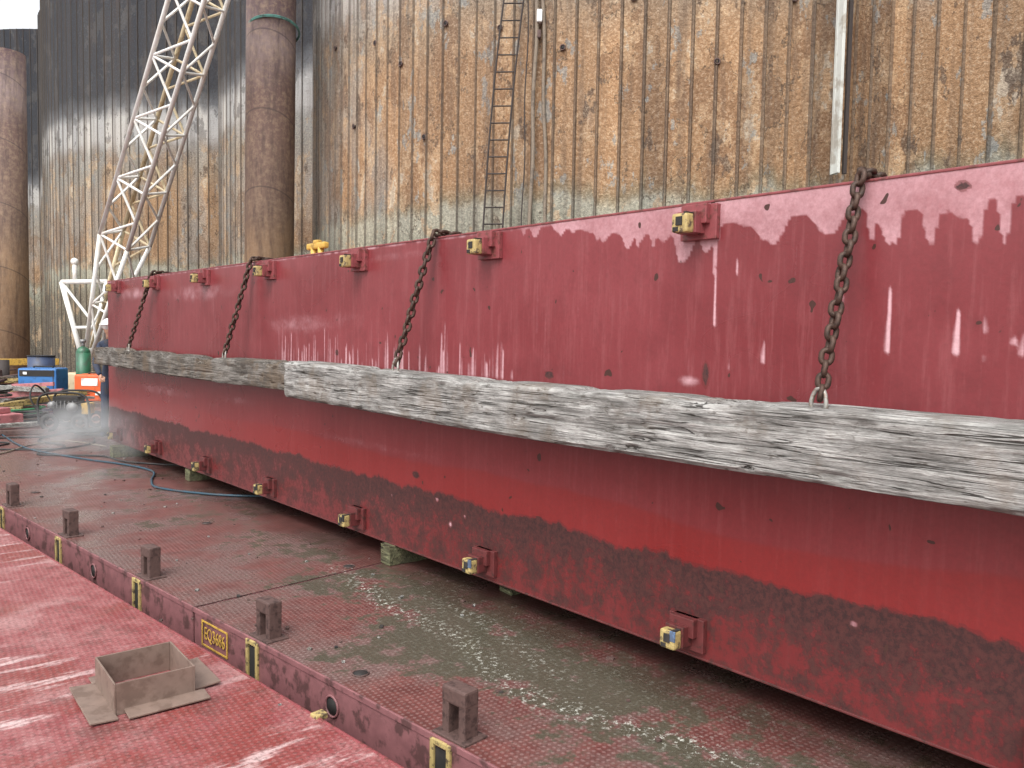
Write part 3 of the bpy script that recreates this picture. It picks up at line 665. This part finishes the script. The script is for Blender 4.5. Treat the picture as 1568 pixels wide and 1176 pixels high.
o=bpy.data.objects.new("body",me); scene.collection.objects.link(o); o.parent=wk
sk=o.modifiers.new("s","SKIN")
for i,n in enumerate(nm): me.skin_vertices[0].data[i].radius=(rad[n],rad[n])
me.skin_vertices[0].data[0].use_root=True
sb=o.modifiers.new("d","SUBSURF"); sb.levels=2; sb.render_levels=2
b=B(); hc=Vector((3.46,12.92,1.66)); b.sphere(hc,.10,SKIN,(.85,1,1.2)); b.cyl(hc-Vector((0,0,.16)),hc,.055,SKIN); b.sphere(hc+Vector((-.03,-.10,-.01)),.018,SKIN)
for s_ in(-1,1): b.sphere(hc+Vector((s_*.085,.01,0)),.022,SKIN,(.5,1,1.4)); b.sphere(hc+Vector((s_*.035-.02,-.09,.02)),.010,DARK)
b.sphere(hc+Vector((0,.0,.05)),.125,WHITEP,(.95,1.1,.8)); b.cyl(hc+Vector((0,-.02,.045)),hc+Vector((0,-.02,.06)),.15,WHITEP,24)
for w_,dx in (('lw',-1),('rw',1)):
    w0=Vector(J[w_]); b.sphere(w0+Vector((0,-.05,-.03)),.04,SKIN,(.6,1,1.0))
    for q in range(4): f0=w0+Vector((-.03+.02*q,-.08,-.04)); b.tube([f0,f0+Vector((0,-.035,-.015)),f0+Vector((0,-.05,-.04)),f0+Vector((0,-.045,-.06+.005*abs(q-1.5)))],.009,SKIN,seg=6)
    b.tube([w0+Vector((dx*-.03,-.04,-.02)),w0+Vector((dx*-.05,-.06,-.04)),w0+Vector((dx*-.045,-.09,-.05))],.010,SKIN,seg=6)
b.done("head_and_hands",wk)

# ------------------------------------------------------------------ steam
SC=(2.85,11.6,.32); SR=(.85,1.7,.46)
bm=bmesh.new(); bmesh.ops.create_icosphere(bm,subdivisions=3,radius=1); bmesh.ops.scale(bm,vec=SR,verts=bm.verts); bm.transform(Matrix.Translation(SC))
me=bpy.data.meshes.new("steam_cloud"); bm.to_mesh(me); bm.free()
sm=bpy.data.materials.new("steam"); sm.use_nodes=True; nt=sm.node_tree; nt.nodes.clear()
oo=nt.nodes.new("ShaderNodeOutputMaterial"); vs=nt.nodes.new("ShaderNodeVolumeScatter"); vs.inputs["Color"].default_value=(.97,.97,1,1)
tc=nt.nodes.new("ShaderNodeTexCoord"); nz_=nt.nodes.new("ShaderNodeTexNoise"); nz_.inputs["Scale"].default_value=2.0; nz_.inputs["Detail"].default_value=3
mp=nt.nodes.new("ShaderNodeMapping"); mp.inputs["Location"].default_value=tuple(-SC[i]/SR[i] for i in range(3)); mp.inputs["Scale"].default_value=tuple(1/SR[i] for i in range(3))
ln=nt.nodes.new("ShaderNodeVectorMath"); ln.operation='LENGTH'; mr=nt.nodes.new("ShaderNodeMapRange"); mr.inputs[1].default_value=1.0; mr.inputs[2].default_value=.1; mr.inputs[3].default_value=0; mr.inputs[4].default_value=1
m2=nt.nodes.new("ShaderNodeMapRange"); m2.inputs[1].default_value=.40; m2.inputs[2].default_value=.70; m2.inputs[3].default_value=0; m2.inputs[4].default_value=1.9
mu=nt.nodes.new("ShaderNodeMath"); mu.operation='MULTIPLY'
nt.links.new(tc.outputs["Object"],nz_.inputs[0]); nt.links.new(tc.outputs["Object"],mp.inputs[0]); nt.links.new(mp.outputs[0],ln.inputs[0]); nt.links.new(ln.outputs["Value"],mr.inputs[0]); nt.links.new(nz_.outputs["Fac"],m2.inputs[0])
nt.links.new(mr.outputs[0],mu.inputs[0]); nt.links.new(m2.outputs[0],mu.inputs[1]); nt.links.new(mu.outputs[0],vs.inputs["Density"]); nt.links.new(vs.outputs[0],oo.inputs["Volume"])
me.materials.append(sm); scene.collection.objects.link(bpy.data.objects.new("steam_cloud",me))

# ------------------------------------------------------------------ water
m=M("harbour_water",.12); m.set("Base Color",(.05,.06,.05)); m.bump(m.noise(2.5,3),.4,.05)
me=bpy.data.meshes.new("water"); me.from_pydata([(-1500,-1500,-1.0),(1500,-1500,-1.0),(1500,1500,-1.0),(-1500,1500,-1.0)],[],[(0,1,2,3)]); me.materials.append(m.m)
scene.collection.objects.link(bpy.data.objects.new("water",me))

# ------------------------------------------------------------------ light
w=bpy.data.worlds.new("World"); scene.world=w; w.use_nodes=True; nt=w.node_tree; nt.nodes.clear()
sd=Vector((-.55,-.30,.85)).normalized()
sky=nt.nodes.new("ShaderNodeTexSky"); sky.sky_type='NISHITA'; sky.sun_disc=False; sky.sun_elevation=math.asin(sd.z); sky.sun_rotation=math.atan2(sd.x,sd.y); sky.dust_density=5; sky.air_density=1.5
hs=nt.nodes.new("ShaderNodeHueSaturation"); hs.inputs["Saturation"].default_value=.14; hs.inputs["Value"].default_value=2.1
bg=nt.nodes.new("ShaderNodeBackground"); bg.inputs["Strength"].default_value=.15; wo=nt.nodes.new("ShaderNodeOutputWorld")
nt.links.new(sky.outputs[0],hs.inputs["Color"]); nt.links.new(hs.outputs[0],bg.inputs[0]); nt.links.new(bg.outputs[0],wo.inputs[0])
sl=bpy.data.lights.new("sun","SUN"); sl.energy=.9; sl.angle=R(50); sl.color=(1,.98,.95); so=bpy.data.objects.new("sun",sl); scene.collection.objects.link(so)
so.rotation_euler=(-sd).to_track_quat('-Z','Y').to_euler()

# ------------------------------------------------------------------ camera
yaw,pitch,roll=R(41.291),R(3.422),R(1.010)
f=Vector((math.sin(yaw)*math.cos(pitch),math.cos(yaw)*math.cos(pitch),-math.sin(pitch))); r=Vector((math.cos(yaw),-math.sin(yaw),0)); u=r.cross(f)
r2=r*math.cos(roll)+u*math.sin(roll); u2=-r*math.sin(roll)+u*math.cos(roll)
cd=bpy.data.cameras.new("camera"); cd.sensor_width=36; cd.lens=1245.9/1568*36; cd.clip_end=4000; cd.clip_start=.05
co=bpy.data.objects.new("camera",cd); scene.collection.objects.link(co)
mt=Matrix((r2,u2,-f)).transposed().to_4x4(); mt.translation=(0,0,1.659); co.matrix_world=mt
scene.camera=co
scene.view_settings.view_transform='Standard'; scene.view_settings.look='None'; scene.view_settings.exposure=0
